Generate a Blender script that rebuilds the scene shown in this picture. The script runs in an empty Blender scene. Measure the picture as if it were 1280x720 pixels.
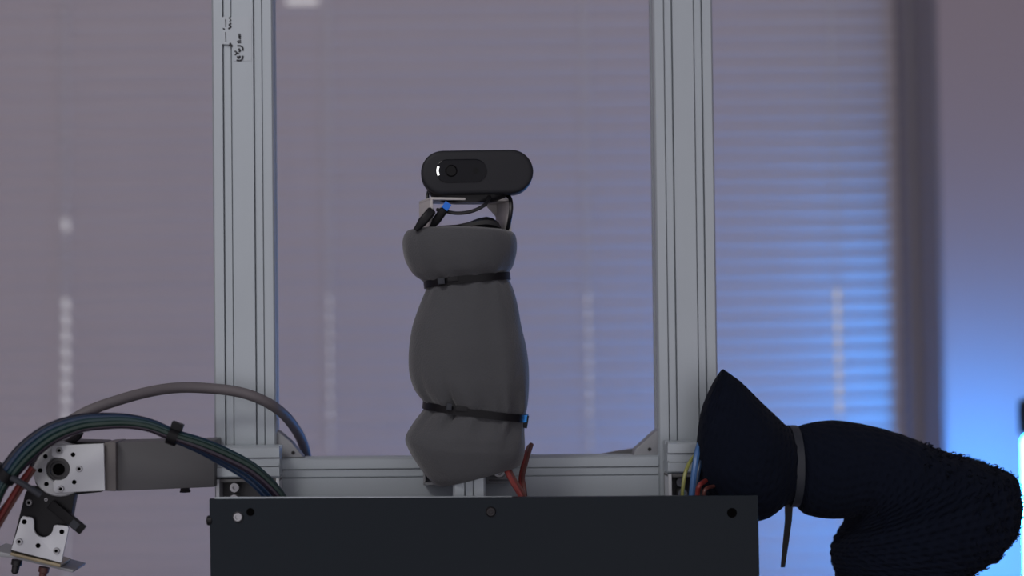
import bpy, math, random
from mathutils import Vector, Matrix, noise

random.seed(7)
scene = bpy.context.scene
col = scene.collection
R = math.radians

# ------------------------------------------------------------------ camera
F = 1900.0                         # focal length in photo pixels (1280 x 720)
CAM = Vector((0.0, -1.0, 1.15))
PITCH, ROLL = R(2.0), R(-0.72)
cam_d = bpy.data.cameras.new('camera')
cam = bpy.data.objects.new('camera', cam_d)
col.objects.link(cam)
CROT = Matrix.Rotation(R(90) + PITCH, 4, 'X') @ Matrix.Rotation(ROLL, 4, 'Z')
cam.matrix_world = Matrix.Translation(CAM) @ CROT
cam_d.sensor_width = 36.0
cam_d.lens = 36.0 * F / 1280.0
cam_d.clip_start = 0.02
cam_d.dof.use_dof = True
cam_d.dof.focus_distance = 0.955
cam_d.dof.aperture_fstop = 3.6
cam_d.dof.aperture_blades = 0
scene.camera = cam

# ------------------------------------------------------------------ world, lights, exposure
w = bpy.data.worlds.new('world')
scene.world = w
w.use_nodes = True
wb = w.node_tree.nodes['Background']
wb.inputs[0].default_value = (0.97, 0.93, 1.0, 1)
wb.inputs[1].default_value = 0.70
scene.view_settings.view_transform = 'Standard'
scene.view_settings.look = 'None'
scene.view_settings.gamma = 1.0
scene.view_settings.use_curve_mapping = False
scene.view_settings.exposure = 0.0
CEIL_POWER = 18.0
TUBE_EMIT = 84.0

# ------------------------------------------------------------------ robot frame coordinates
YAW = R(2.7)                       # the robot's frame is turned a little: its left end is nearer
RW = Matrix.Rotation(YAW, 3, 'Z')
RI = RW.inverted()


def ray(px, py):
    return (CROT.to_3x3() @ Vector(((px - 640) / F, -(py - 360) / F, -1.0)))


def L(px, py, v=0.0):              # robot-frame point at depth v behind the frame's front plane
    o = RI @ CAM
    d = RI @ ray(px, py)
    t = (v - o.y) / d.y
    return o + d * t


def W(px, py, Y):                  # world point on the plane y = Y
    d = ray(px, py)
    return CAM + d * ((Y - CAM.y) / d.y)


# ------------------------------------------------------------------ materials
def lin(c):
    return tuple((x / 255 / 12.92) if x / 255 <= 0.04045 else ((x / 255 + 0.055) / 1.055) ** 2.4 for x in c) + (1.0,)


def mat(name, rgb, rough=0.5, metal=0.0, spec=0.5, var=0.06, scale=60.0, bump=0.0, bscale=400.0, sheen=0.0, transl=0.0, coat=0.0, tcol=None):
    m = bpy.data.materials.new(name)
    m.use_nodes = True
    nt = m.node_tree
    b = nt.nodes['Principled BSDF']
    out = nt.nodes['Material Output']
    b.inputs['Roughness'].default_value = rough
    b.inputs['Metallic'].default_value = metal
    b.inputs['Specular IOR Level'].default_value = spec
    b.inputs['Coat Weight'].default_value = coat
    b.inputs['Coat Roughness'].default_value = 0.15
    if sheen:
        b.inputs['Sheen Weight'].default_value = sheen
        b.inputs['Sheen Roughness'].default_value = 0.5
    tc = nt.nodes.new('ShaderNodeTexCoord')
    no = nt.nodes.new('ShaderNodeTexNoise')
    no.inputs['Scale'].default_value = scale
    no.inputs['Detail'].default_value = 4
    nt.links.new(tc.outputs['Object'], no.inputs['Vector'])
    mp = nt.nodes.new('ShaderNodeMapRange')
    mp.inputs['To Min'].default_value = 1 - var
    mp.inputs['To Max'].default_value = 1 + var
    nt.links.new(no.outputs['Fac'], mp.inputs['Value'])
    mx = nt.nodes.new('ShaderNodeVectorMath')
    mx.operation = 'SCALE'
    mx.inputs[0].default_value = lin(rgb)[:3]
    nt.links.new(mp.outputs['Result'], mx.inputs['Scale'])
    nt.links.new(mx.outputs['Vector'], b.inputs['Base Color'])
    if bump:
        n2 = nt.nodes.new('ShaderNodeTexNoise')
        n2.inputs['Scale'].default_value = bscale
        nt.links.new(tc.outputs['Object'], n2.inputs['Vector'])
        bp = nt.nodes.new('ShaderNodeBump')
        bp.inputs['Strength'].default_value = bump
        bp.inputs['Distance'].default_value = 0.001
        nt.links.new(n2.outputs['Fac'], bp.inputs['Height'])
        nt.links.new(bp.outputs['Normal'], b.inputs['Normal'])
    if transl:
        t = nt.nodes.new('ShaderNodeBsdfTranslucent')
        t.inputs['Color'].default_value = lin(tcol or rgb)
        ms = nt.nodes.new('ShaderNodeMixShader')
        ms.inputs[0].default_value = transl
        nt.links.new(b.outputs[0], ms.inputs[1])
        nt.links.new(t.outputs[0], ms.inputs[2])
        nt.links.new(ms.outputs[0], out.inputs['Surface'])
    return m


def weave(name, rgb, rough, scale, strength, sheen):
    """woven cloth: two crossed wave patterns as fine relief"""
    m = mat(name, rgb, rough, spec=0.2, var=0.05, scale=25, sheen=sheen)
    nt = m.node_tree
    b = nt.nodes['Principled BSDF']
    tc = nt.nodes.new('ShaderNodeTexCoord')
    vor = nt.nodes.new('ShaderNodeTexVoronoi')
    vor.inputs['Scale'].default_value = scale
    nt.links.new(tc.outputs['Object'], vor.inputs['Vector'])
    bp = nt.nodes.new('ShaderNodeBump')
    bp.inputs['Strength'].default_value = strength
    bp.inputs['Distance'].default_value = 0.0006
    nt.links.new(vor.outputs['Distance'], bp.inputs['Height'])
    nt.links.new(bp.outputs['Normal'], b.inputs['Normal'])
    return m


def emit(name, rgb, strength):
    m = bpy.data.materials.new(name)
    m.use_nodes = True
    b = m.node_tree.nodes['Principled BSDF']
    b.inputs['Base Color'].default_value = (0.8, 0.8, 0.8, 1)
    b.inputs['Emission Color'].default_value = rgb + (1,)
    b.inputs['Emission Strength'].default_value = strength
    return m


M = {
    'alu': mat('anodised_aluminium', (176, 184, 190), 0.42, 0.35, var=0.03, scale=30),
    'cast': mat('cast_aluminium', (150, 152, 156), 0.55, 0.3, var=0.06, scale=90, bump=0.15),
    'plate': mat('bare_aluminium_plate', (212, 215, 220), 0.42, 0.15, var=0.03),
    'disc': mat('servo_horn_grey', (176, 178, 182), 0.45, 0.1),
    'link': mat('grey_painted_link', (92, 92, 94), 0.5, 0.0, var=0.04, scale=20),
    'collar': mat('grey_collar', (106, 102, 101), 0.5),
    'hub': mat('dark_hub', (62, 62, 64), 0.45, 0.3),
    'blackp': mat('black_plastic', (24, 24, 27), 0.4, spec=0.25, var=0.1),
    'camp': mat('webcam_shell', (34, 35, 40), 0.55, spec=0.3, var=0.05, bump=0.08, bscale=1500),
    'lens': mat('webcam_lens_window', (12, 13, 20), 0.15, spec=0.2),
    'deep': mat('lens_black', (5, 5, 7), 0.2, spec=0.2),
    'steel': mat('steel_screw', (165, 165, 168), 0.3, 0.85),
    'dsteel': mat('dark_screw', (50, 48, 50), 0.4, 0.6),
    'hole': mat('screw_hole_shadow', (5, 5, 6), 0.9, spec=0.05),
    'panel': mat('black_gloss_panel', (25, 32, 39), 0.22, spec=0.14, var=0.12, scale=7),
    'bag': weave('grey_cloth', (78, 79, 82), 0.85, 900, 0.35, 0.3),
    'knit': mat('black_knit', (19, 24, 38), 0.95, spec=0.1, var=0.25, scale=120, sheen=0.03, transl=0.25, tcol=(110, 114, 122)),
    'thread': mat('loose_black_thread', (16, 18, 26), 0.9, spec=0.1, transl=0.5, tcol=(120, 126, 136)),
    'tie': mat('black_nylon_tie', (18, 18, 21), 0.4, spec=0.2),
    'gtie': mat('grey_nylon_tie', (50, 53, 60), 0.45, spec=0.25),
    'conduit': mat('grey_cable_jacket', (104, 99, 102), 0.55, bump=0.05),
    'wblue': mat('blue_wire', (24, 46, 74), 0.4),
    'wteal': mat('teal_wire', (18, 50, 56), 0.4),
    'wgreen': mat('green_wire', (18, 46, 40), 0.4),
    'wnavy': mat('navy_wire', (22, 24, 40), 0.4),
    'wpurple': mat('purple_wire', (40, 30, 46), 0.4),
    'wred': mat('red_wire', (122, 46, 42), 0.4),
    'wbrown': mat('brown_wire', (92, 52, 46), 0.4),
    'wdark': mat('black_wire', (20, 20, 24), 0.45),
    'wyellow': mat('yellow_green_wire', (140, 142, 78), 0.4),
    'wbright': mat('bright_blue_wire', (62, 104, 158), 0.4),
    'usb': mat('blue_glow_insert', (20, 120, 235), 0.3),  # saturated base colour carries the blue glow on the plug
    'brass': mat('brass_flange', (150, 138, 112), 0.35, 0.5),
    'bracket': mat('pale_bracket', (196, 192, 190), 0.5, 0.15),
    'film': mat('clear_label_film', (178, 185, 191), 0.42, 0.35, var=0.02),
    'ink': mat('black_print', (42, 42, 48), 0.7),
    'slat': mat('blind_slat_enamel', (208, 200, 206), 0.33, spec=0.5, var=0.03, scale=9),
    'cord': mat('white_cord', (205, 205, 214), 0.7),
    'wall': mat('painted_wall', (186, 172, 178), 0.8, var=0.03, scale=6, bump=0.1, bscale=150),
    'reveal': mat('window_reveal_paint', (150, 146, 156), 0.75, var=0.03, scale=6),
    'ceil': mat('ceiling_paint', (200, 198, 198), 0.9, var=0.02),
    'floor': mat('floor_vinyl', (96, 92, 92), 0.5, var=0.1, scale=4),
    'wframe': mat('white_window_frame', (200, 200, 204), 0.4),
    'tube': emit('blue_light_tube', (0.03, 0.32, 1.0), TUBE_EMIT),
    'led': emit('webcam_status_light', (1.0, 1.0, 1.0), 1.6),
    'lampface': emit('ceiling_lamp_diffuser', (1.0, 0.97, 0.94), 1.5),
}
# glass for the window
g = bpy.data.materials.new('window_glass')
g.use_nodes = True
gb = g.node_tree.nodes['Principled BSDF']
gb.inputs['Transmission Weight'].default_value = 1.0
gb.inputs['Roughness'].default_value = 0.0
gb.inputs['IOR'].default_value = 1.05
M['glass'] = g


# ------------------------------------------------------------------ mesh collecting
class MB:
    def __init__(s):
        s.v, s.f = [], []

    def add(s, vs, fs):
        n = len(s.v)
        s.v += [Vector(x) for x in vs]
        s.f += [tuple(i + n for i in f) for f in fs]
        return s

    def box(s, lo, hi, rot=None, piv=None):
        x0, y0, z0 = lo
        x1, y1, z1 = hi
        vs = [Vector(p) for p in ((x0, y0, z0), (x1, y0, z0), (x1, y1, z0), (x0, y1, z0), (x0, y0, z1), (x1, y0, z1), (x1, y1, z1), (x0, y1, z1))]
        if rot is not None:
            vs = [rot @ (p - piv) + piv for p in vs]
        return s.add(vs, [(0, 3, 2, 1), (4, 5, 6, 7), (0, 1, 5, 4), (1, 2, 6, 5), (2, 3, 7, 6), (3, 0, 4, 7)])

    def loft(s, rings, close=True, cap0=True, cap1=True):
        n = len(rings[0])
        vs = [p for r in rings for p in r]
        fs = []
        for i in range(len(rings) - 1):
            for j in range(n if close else n - 1):
                k = (j + 1) % n
                fs.append((i * n + j, i * n + k, (i + 1) * n + k, (i + 1) * n + j))
        if cap0:
            fs.append(tuple(reversed(range(n))))
        if cap1:
            fs.append(tuple((len(rings) - 1) * n + j for j in range(n)))
        return s.add(vs, fs)

    def prism(s, pts, dv):          # planar outline (Vectors) pushed by the vector dv
        dv = Vector(dv)
        return s.loft([[Vector(p) for p in pts], [Vector(p) + dv for p in pts]])

    def tube(s, path, r, seg=10, rr=None):
        path = [Vector(p) for p in path]
        rings = []
        t0 = (path[1] - path[0]).normalized()
        up = Vector((0, 1, 0)) if abs(t0.y) < 0.9 else Vector((1, 0, 0))
        nrm = t0.cross(up).normalized()
        for i, p in enumerate(path):
            t = (path[min(i + 1, len(path) - 1)] - path[max(i - 1, 0)]).normalized()
            nrm = (nrm - t * nrm.dot(t)).normalized()
            b = t.cross(nrm)
            q = rr[i] if rr else r
            rings.append([p + nrm * math.cos(a) * q + b * math.sin(a) * q for a in (2 * math.pi * k / seg for k in range(seg))])
        return s.loft(rings)

    def cyl(s, p0, p1, r0, r1=None, seg=24):
        return s.tube([p0, p1], r0, seg, [r0, r0 if r1 is None else r1])

    def lathe(s, c, axis, prof, seg=32):   # prof: list of (radius, height along axis)
        c, axis = Vector(c), Vector(axis).normalized()
        a = axis.cross(Vector((0, 0, 1)) if abs(axis.z) < 0.9 else Vector((1, 0, 0))).normalized()
        b = axis.cross(a)
        rings = [[c + axis * h + (a * math.cos(t) + b * math.sin(t)) * r for t in (2 * math.pi * k / seg for k in range(seg))] for r, h in prof]
        return s.loft(rings)


def smooth_path(pts, n=8):
    pts = [Vector(p) for p in pts]
    out = []
    for i in range(len(pts) - 1):
        p0, p1, p2, p3 = pts[max(i - 1, 0)], pts[i], pts[i + 1], pts[min(i + 2, len(pts) - 1)]
        for k in range(n):
            t = k / n
            out.append(0.5 * ((2 * p1) + (p2 - p0) * t + (2 * p0 - 5 * p1 + 4 * p2 - p3) * t * t + (3 * p1 - p0 - 3 * p2 + p3) * t ** 3))
    out.append(pts[-1])
    return out


BASE = {}


def thing(name, label, cat, base, group=None):
    o = bpy.data.objects.new(name, None)
    o.empty_display_size = 0.02
    col.objects.link(o)
    base = Vector(base)
    o.location = RW @ base
    o.rotation_euler = (0, 0, YAW)
    o['label'] = label
    o['category'] = cat
    if group:
        o['group'] = group
    BASE[o.name] = base
    return o


def mesh(name, mb, m, base, angle=35, bevel=0.0):
    import bmesh
    me = bpy.data.meshes.new(name)
    me.from_pydata([v - base for v in mb.v], [], mb.f)
    bm = bmesh.new()
    bm.from_mesh(me)
    bmesh.ops.recalc_face_normals(bm, faces=bm.faces)
    if bevel:
        es = [e for e in bm.edges if len(e.link_faces) == 2 and e.calc_face_angle(0) > R(50)]
        bmesh.ops.bevel(bm, geom=es, offset=bevel, segments=2, affect='EDGES', profile=0.6, clamp_overlap=True)
    bm.to_mesh(me)
    bm.free()
    me.materials.append(M[m])
    me.shade_smooth()
    me.set_sharp_from_angle(angle=R(angle))
    return me


def part(name, mb, m, root, label=None, angle=35, bevel=0.0):
    base = BASE[root.name]
    o = bpy.data.objects.new(name, mesh(name, mb, m, base, angle, bevel))
    col.objects.link(o)
    o.parent = root
    BASE[o.name] = base
    if label:
        o['label'] = label
    return o


def solo(name, mb, m, label, cat, base, group=None, angle=35, bevel=0.0):
    base = Vector(base)
    o = bpy.data.objects.new(name, mesh(name, mb, m, base, angle, bevel))
    col.objects.link(o)
    o.location = RW @ base
    o.rotation_euler = (0, 0, YAW)
    o['label'] = label
    o['category'] = cat
    if group:
        o['group'] = group
    BASE[o.name] = base
    return o


def struct(name, mb, m, parent=None, angle=35):
    o = bpy.data.objects.new(name, mesh(name, mb, m, Vector((0, 0, 0)), angle))
    col.objects.link(o)
    if parent:
        o.parent = parent
    else:
        o['kind'] = 'structure'
    BASE[o.name] = Vector((0, 0, 0))
    return o


# ------------------------------------------------------------------ the room
D1, D2 = 1.94, 2.10                       # wall face and blind plane, metres from the camera
YW, YB = CAM.y + D1, CAM.y + D2
XR = W(1180, 360, YW).x                    # right edge of the window recess
XL = -1.05
ZT, ZB = 2.15, 0.62
RX0, RX1, RY0, RY1, ZC = -2.3, 2.3, -2.4, YW + 0.30, 2.65

struct('floor', MB().box((RX0, RY0, -0.05), (RX1, RY1, 0.0)), 'floor')
struct('ceiling', MB().box((RX0, RY0, ZC), (RX1, RY1, ZC + 0.05)), 'ceil')
wb_ = MB()
wb_.box((RX0, YW, 0), (XL, YW + 0.30, ZC))
wb_.box((XR, YW, 0), (RX1, YW + 0.30, ZC))
wb_.box((XL, YW, 0), (XR, YW + 0.30, ZB))
wb_.box((XL, YW, ZT), (XR, YW + 0.30, ZC))
struct('wall_back', wb_, 'wall')
struct('wall_left', MB().box((RX0 - 0.05, RY0, 0), (RX0, RY1, ZC)), 'wall')
struct('wall_right', MB().box((RX1, RY0, 0), (RX1 + 0.05, RY1, ZC)), 'wall')
tr = MB()                                   # lining of the recess, right side, with a small step at the back
tr.box((XR - 0.004, YW + 0.004, ZB), (XR, YW + 0.30, ZT))
tr.box((XR - 0.016, YW + 0.10, ZB), (XR - 0.004, YW + 0.30, ZT))
struct('trim_1', tr, 'reveal')
struct('trim_2', MB().box((XL, YW - 0.03, ZB - 0.02), (XR, YW + 0.30, ZB)), 'reveal')
wn = MB()
yf0, yf1 = YW + 0.24, YW + 0.29
fx0, fx1 = XL, XR - 0.016
for a, b in (((fx0, yf0, ZB), (fx0 + 0.05, yf1, ZT)), ((fx1 - 0.05, yf0, ZB), (fx1, yf1, ZT)),
             ((fx0, yf0, ZB), (fx1, yf1, ZB + 0.05)), ((fx0, yf0, ZT - 0.05), (fx1, yf1, ZT))):
    wn.box(a, b)
win = struct('window_1', wn, 'wframe')
struct('pane', MB().box((fx0 + 0.05, yf0 + 0.02, ZB + 0.05), (fx1 - 0.05, yf0 + 0.026, ZT - 0.05)), 'glass', win)

# ceiling lamp of the room (out of view, above and to the left of the camera)
lamp = bpy.data.objects.new('ceiling_lamp', None)
col.objects.link(lamp)
LAMP = Vector((-0.9, -1.7, ZC))
lamp.location = LAMP
lamp['label'] = 'square white ceiling lamp above the left of the room'
lamp['category'] = 'lamp'
BASE[lamp.name] = LAMP
part('lamp_frame', MB().box(LAMP + Vector((-0.32, -0.32, -0.05)), LAMP + Vector((0.32, 0.32, 0))), 'wframe', lamp)
part('diffuser', MB().box(LAMP + Vector((-0.3, -0.3, -0.056)), LAMP + Vector((0.3, 0.3, -0.05))), 'lampface', lamp)
al = bpy.data.lights.new('ceiling_lamp_light', 'AREA')
al.energy = CEIL_POWER
al.size = 0.6
al.color = (1.0, 0.97, 0.94)
alo = bpy.data.objects.new('ceiling_lamp_light', al)
col.objects.link(alo)
alo.parent = lamp
alo.location = (0, 0, -0.06)

# ------------------------------------------------------------------ venetian blind
PITCHM = 0.0220
SW, TILT = 0.0260, R(65)
bx0, bx1 = XL + 0.02, W(1139, 360, YB).x
zmid = CAM.z
CORDX = [W(x, 360, YB).x for x in (83 - 322, 83, 412, 735, 1046)]
bl = bpy.data.objects.new('venetian_blind', None)
col.objects.link(bl)
bl.location = (0, YB, ZB + 0.01)
bl['label'] = 'closed pale mauve venetian blind hanging in the window recess'
bl['category'] = 'blind'
BASE[bl.name] = Vector(bl.location)


def slat_mesh(hw, extra=None):
    """curved strip with a routed slot (half width hw[i]) at each cord, real 0.4 mm thickness"""
    me = MB()
    ts = [-1, -0.66, -0.33, 0, 0.33, 0.66, 1]
    xs = [bx0]
    holes = set()
    for c, h in zip(CORDX, hw):
        if h > 0 and c - h > bx0 and c + h < bx1:
            holes.add(len(xs))
            xs += [c - h, c + h]
    glint_gap = None
    if extra:                                    # added gap whose bright spot imitates lamp light reflected off the slat
        lo = max(k for k, x in enumerate(xs) if x < extra[0])
        xs[lo + 1:lo + 1] = [extra[0], extra[1]]
        holes = {h_ if h_ <= lo else h_ + 2 for h_ in holes}
        glint_gap = lo + 1
    xs.append(bx1)
    def P(x, t, off):
        a = t * SW / 2
        cr = 0.0018 * (1 - t * t) + off        # crown
        # slat local: a along its width, cr along its normal; room side edge points down
        return Vector((x, -cr * math.sin(TILT) + -a * math.cos(TILT), a * math.sin(TILT) - cr * math.cos(TILT)))
    n = len(ts)
    idx = {}
    vs = []
    for side in (0, 1):
        for i, x in enumerate(xs):
            for j, t in enumerate(ts):
                idx[side, i, j] = len(vs)
                vs.append(P(x, t, 0.0 if side == 0 else 0.0004))
    fs = []
    for i in range(len(xs) - 1):
        for j in range(n - 1):
            if (i in holes and 1 <= j <= 4) or (i == glint_gap and 2 <= j <= 3):
                continue
            for side in (0, 1):
                q = (idx[side, i, j], idx[side, i + 1, j], idx[side, i + 1, j + 1], idx[side, i, j + 1])
                fs.append(q if side else q[::-1])
    me.add(vs, fs)
    m_ = bpy.data.meshes.new('slat')
    m_.from_pydata(me.v, [], me.f)
    m_.materials.append(M['slat'])
    m_.shade_smooth()
    return m_


sm_small = slat_mesh([.0004] * 5)
sm_mid = slat_mesh([.0008, .0010, .0007, .0007, .0010])
sm_big = slat_mesh([.0045, .0045, .0012, .0012, .0042])
sm_dot = slat_mesh([.0004, .0045, .0004, .0004, .0004])
sm_glint = slat_mesh([.0004] * 5, (W(358, 3, YB).x, W(398, 3, YB).x))
ns = int((ZT - ZB - 0.075) / PITCHM)
z390, z515 = W(85, 380, YB).z, W(85, 520, YB).z
zs = [ZB + 0.0388 + i * PITCHM for i in range(ns)]
zdot = min(zs, key=lambda z: abs(z - W(81, 286, YB).z))
zglint = min(zs, key=lambda z: abs(z - W(378, 1, YB).z))
for z in zs:
    me = sm_dot if z == zdot else sm_glint if z == zglint else sm_big if z515 < z < z390 else (sm_mid if z < z390 else sm_small)
    o = bpy.data.objects.new('slat', me)
    col.objects.link(o)
    o.parent = bl
    o.location = (0, random.uniform(-.0006, .0006), z - (ZB + 0.01))
    o.rotation_euler = (R(random.uniform(-1.6, 1.6)), 0, 0)
for c in CORDX:
    if c < bx0:
        continue
    for dy, nm in ((-0.0075, 'ladder_cord'), (0.0085, 'ladder_cord')):
        for dx in (-0.0048, 0.0048):
            part(nm, MB().cyl((c + dx, YB + dy, ZB + .01), (c + dx, YB + dy, ZT - .035), 0.0006, seg=6), 'cord', bl)
part('headrail', MB().box((bx0, YB - .015, ZT - .035), (bx1, YB + .02, ZT)), 'wframe', bl)
part('bottom_rail', MB().box((bx0, YB - .011, ZB + .001), (bx1, YB + .011, ZB + .018)), 'wframe', bl)

# ------------------------------------------------------------------ blue light tube by the window
YT = CAM.y + 1.72
tx = W(1280.5, 600, YT).x + 0.0135
zt = W(1276, 546, YT).z
lt = bpy.data.objects.new('light_tube', None)
col.objects.link(lt)
lt.location = (tx, YT, 0)
lt['label'] = 'upright glowing blue light tube with black end cap beside the window'
lt['category'] = 'lamp'
BASE[lt.name] = Vector((tx, YT, 0))
tp = MB().lathe((tx, YT, 0), (0, 0, 1), [(0.0135, zt - 0.30), (0.0135, zt - 0.006), (0.0115, zt - 0.001), (0.004, zt)])
part('tube', tp, 'tube', lt)
cp = MB().lathe((tx, YT, 0), (0, 0, 1), [(0.012, zt), (0.0180, zt + 0.004), (0.0185, zt + 0.03), (0.0175, zt + 0.040), (0.011, zt + 0.044)])
part('end_cap', cp, 'blackp', lt)
part('socket', MB().lathe((tx, YT, 0), (0, 0, 1), [(0.010, zt - 0.345), (0.0165, zt - 0.34), (0.0165, zt - 0.302), (0.0140, zt - 0.30)]), 'blackp', lt)
part('base', MB().lathe((tx, YT, 0), (0, 0, 1), [(0.11, 0.0), (0.11, 0.008), (0.10, 0.014), (0.014, 0.02), (0.010, zt - 0.345)]), 'blackp', lt)


# ------------------------------------------------------------------ aluminium frame
def slot_profile(wd, dp, nslots, slot=0.0062, lip=0.0016, inner=0.0098, depth=0.0045):
    """outline (x, y) of a T-slot extrusion, wd wide, dp deep, nslots on the wide faces and one per 20 mm on the narrow"""
    def face(length, n):
        pts = []
        for k in range(n):
            c = -length / 2 + length * (k + 0.5) / n
            g_, d_ = 0.0009, 0.0016          # narrow dark gaps either side of the cover strip in the slot
            pts += [(c - slot / 2, 0), (c - slot / 2, depth), (c - slot / 2 + g_, depth), (c - slot / 2 + g_, d_), (c + slot / 2 - g_, d_), (c + slot / 2 - g_, depth), (c + slot / 2, depth), (c + slot / 2, 0)]
        return pts
    r = 0.0012
    out = []
    nd = max(1, round(dp / 0.02))
    for length, other, n, ang in ((wd, dp, nslots, 0), (dp, wd, nd, 90), (wd, dp, nslots, 180), (dp, wd, nd, 270)):
        ca, sa = math.cos(R(ang)), math.sin(R(ang))
        seg = [(-length / 2 + r, 0)] + face(length, n) + [(length / 2 - r, 0)]
        for a, b in seg:
            x, y = a, -other / 2 + b
            out.append((x * ca - y * sa, x * sa + y * ca))
    return out


def extrude(prof, p0, p1, xdir):
    p0, p1 = Vector(p0), Vector(p1)
    t = (p1 - p0).normalized()
    x = (Vector(xdir) - t * Vector(xdir).dot(t)).normalized()
    y = t.cross(x)
    if y.y < 0:
        y = -y
    return MB().loft([[p + x * a + y * b for a, b in prof] for p in (p0, p1)])


fr = thing('aluminium_frame', 'silver slotted aluminium profile frame of two posts and a crossbeam', 'frame', L(580, 560, 0.01) * 1.0)
P40 = slot_profile(0.0400, 0.02, 2)
POST = {}
for key, (xt, xb) in {'l': (302.5, 306.8), 'r': (853.0, 861.0)}.items():
    a, b = L(xt, 0, 0.0), L(xb, 560, 0.0)
    d = (b - a).normalized()
    top = a - d * (0.12 / abs(d.z))
    bot = a + d * (a.z / abs(d.z))
    off = Vector((0, 0.01, 0))
    POST[key] = (top, bot)
    part('post', extrude(P40, bot + off, top + off, (1, 0, 0)), 'alu', fr, angle=25)
# crossbeam between the posts
pa, pb = L(346, 572.6, 0.0), L(823, 568.6, 0.0)
dn = Vector((0, 0.01, -0.0203))
bm_ = extrude(P40, pa + dn + Vector((-0.0, 0, 0)), pb + dn, (0, 0, 1))
part('crossbeam', bm_, 'alu', fr, angle=25)


def bolt(root, p, r=0.0026, h=0.0025, m='steel', axis=(0, -1, 0), name='bolt', seg=14):
    p = Vector(p)
    mb = MB().lathe(p, axis, [(r, 0), (r, h * .75), (r * .88, h), (r * .55, h), (r * .5, h * .4), (r * .1, h * .4)], seg)
    o = part(name, mb, m, root)
    if name == 'screw':                      # dark hex socket in the head
        part('socket', MB().lathe(p + Vector(axis) * h * 0.4, axis, [(r * .5, 0), (r * .5, h * .3), (r * .05, h * .3)], 6), 'hole', o)
    return o


# blocks in front of each post foot: a short slotted rail with a cast corner bracket below it
P20 = slot_profile(0.02, 0.02, 1)


def foot_block(x0, x1, ytop, ybot, slope, flip):
    v0 = -0.0215
    a = L(x0, ytop, v0)
    b = L(x1, ytop + slope, v0)
    c = Vector((0, 0.01, -0.010))
    part('rail_block', extrude(P20, a + c, b + c, (0, 0, 1)), 'alu', fr, angle=25)
    # cover strip sitting in the slot of the block
    part('slot_strip', MB().box(a + Vector((0.0008, 0.0010, -0.0128)), Vector((b.x - .0008, a.y + 0.0016, b.z - 0.0102))), 'alu', fr)
    # cast bracket: back plate, floor and two cheeks
    zt_ = a.z - 0.0206
    zb_ = zt_ - 0.020
    k = MB()
    k.box((a.x + .0002, v0 + 0.017, zb_), (b.x - .0002, v0 + 0.0205, zt_))
    k.box((a.x + .0002, v0 + 0.002, zt_ - 0.0022), (b.x - .0002, v0 + 0.0205, zt_))
    cheek = part('corner_bracket', k, 'link', fr, bevel=0.0004)
    for xx in (a.x + .0002, b.x - .0022):
        part('cheek', MB().box((xx, v0, zb_), (xx + .0020, v0 + 0.0205, zt_), ), 'plate', cheek)
    bx = a.x + (b.x - a.x) * (0.26 if not flip else 0.24)
    cz = zt_ - 0.0062
    s1 = MB().lathe((bx, v0 + 0.017, cz), (0, -1, 0), [(0.0022, 0), (0.0022, 0.005), (0.0030, 0.005), (0.0030, 0.008), (0.0012, 0.008), (0.0012, 0.006)], 12)
    part('bolt', s1, 'steel', fr)
    s2 = MB().lathe((bx + .0003, v0 + 0.017, zt_ - 0.0133), (0, -1, 0), [(0.0034, 0), (0.0034, 0.011), (0.0030, 0.013), (0.0019, 0.013), (0.0018, 0.010)], 18)
    part('bolt', s2, 'steel', fr)


foot_block(269.5, 349.0, 558.8, 597, -0.9, False)
foot_block(834.5, 912.0, 552.8, 590, -0.2, True)

# gusset brackets in the corners above the beam
for pts, in (([(344.5, 539), (349, 540), (364, 553), (379, 571.5), (344.5, 572)],), ([(824, 536), (819, 540), (811, 547), (800, 557), (795, 561), (792, 569), (824, 569)],)):
    q = [L(x, y, 0.004) for x, y in pts]
    part('gusset', MB().prism(q, (0, 0.014, 0)), 'cast', fr, bevel=0.0004)
bolt(fr, L(366.5, 566, 0.004), 0.0012, 0.0006, 'dsteel')
bolt(fr, L(812, 561.5, 0.004), 0.0012, 0.0006, 'dsteel')

# print on the upper left post
lab0 = [L(x, y, -0.0003) for x, y in ((277.2, 21), (314, 21), (314.6, 76), (291.5, 76), (291, 56), (277.6, 55))]
film = part('label_film', MB().prism(lab0, (0, 0.0002, 0)), 'film', fr, label='clear sticker with small black print')


def stroke(px, wpx, v=-0.0006):
    """flat ink stroke along photo points"""
    pts = smooth_path([L(x, y, v) for x, y in px], 5)
    h = wpx / F / 2
    mb = MB()
    rows = []
    for i, p in enumerate(pts):
        t = (pts[min(i + 1, len(pts) - 1)] - pts[max(i - 1, 0)])
        n = Vector((-t.z, 0, t.x)).normalized() * h
        rows.append([p + n, p - n, p - n + Vector((0, .0002, 0)), p + n + Vector((0, .0002, 0))])
    return mb.loft(rows)


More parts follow.
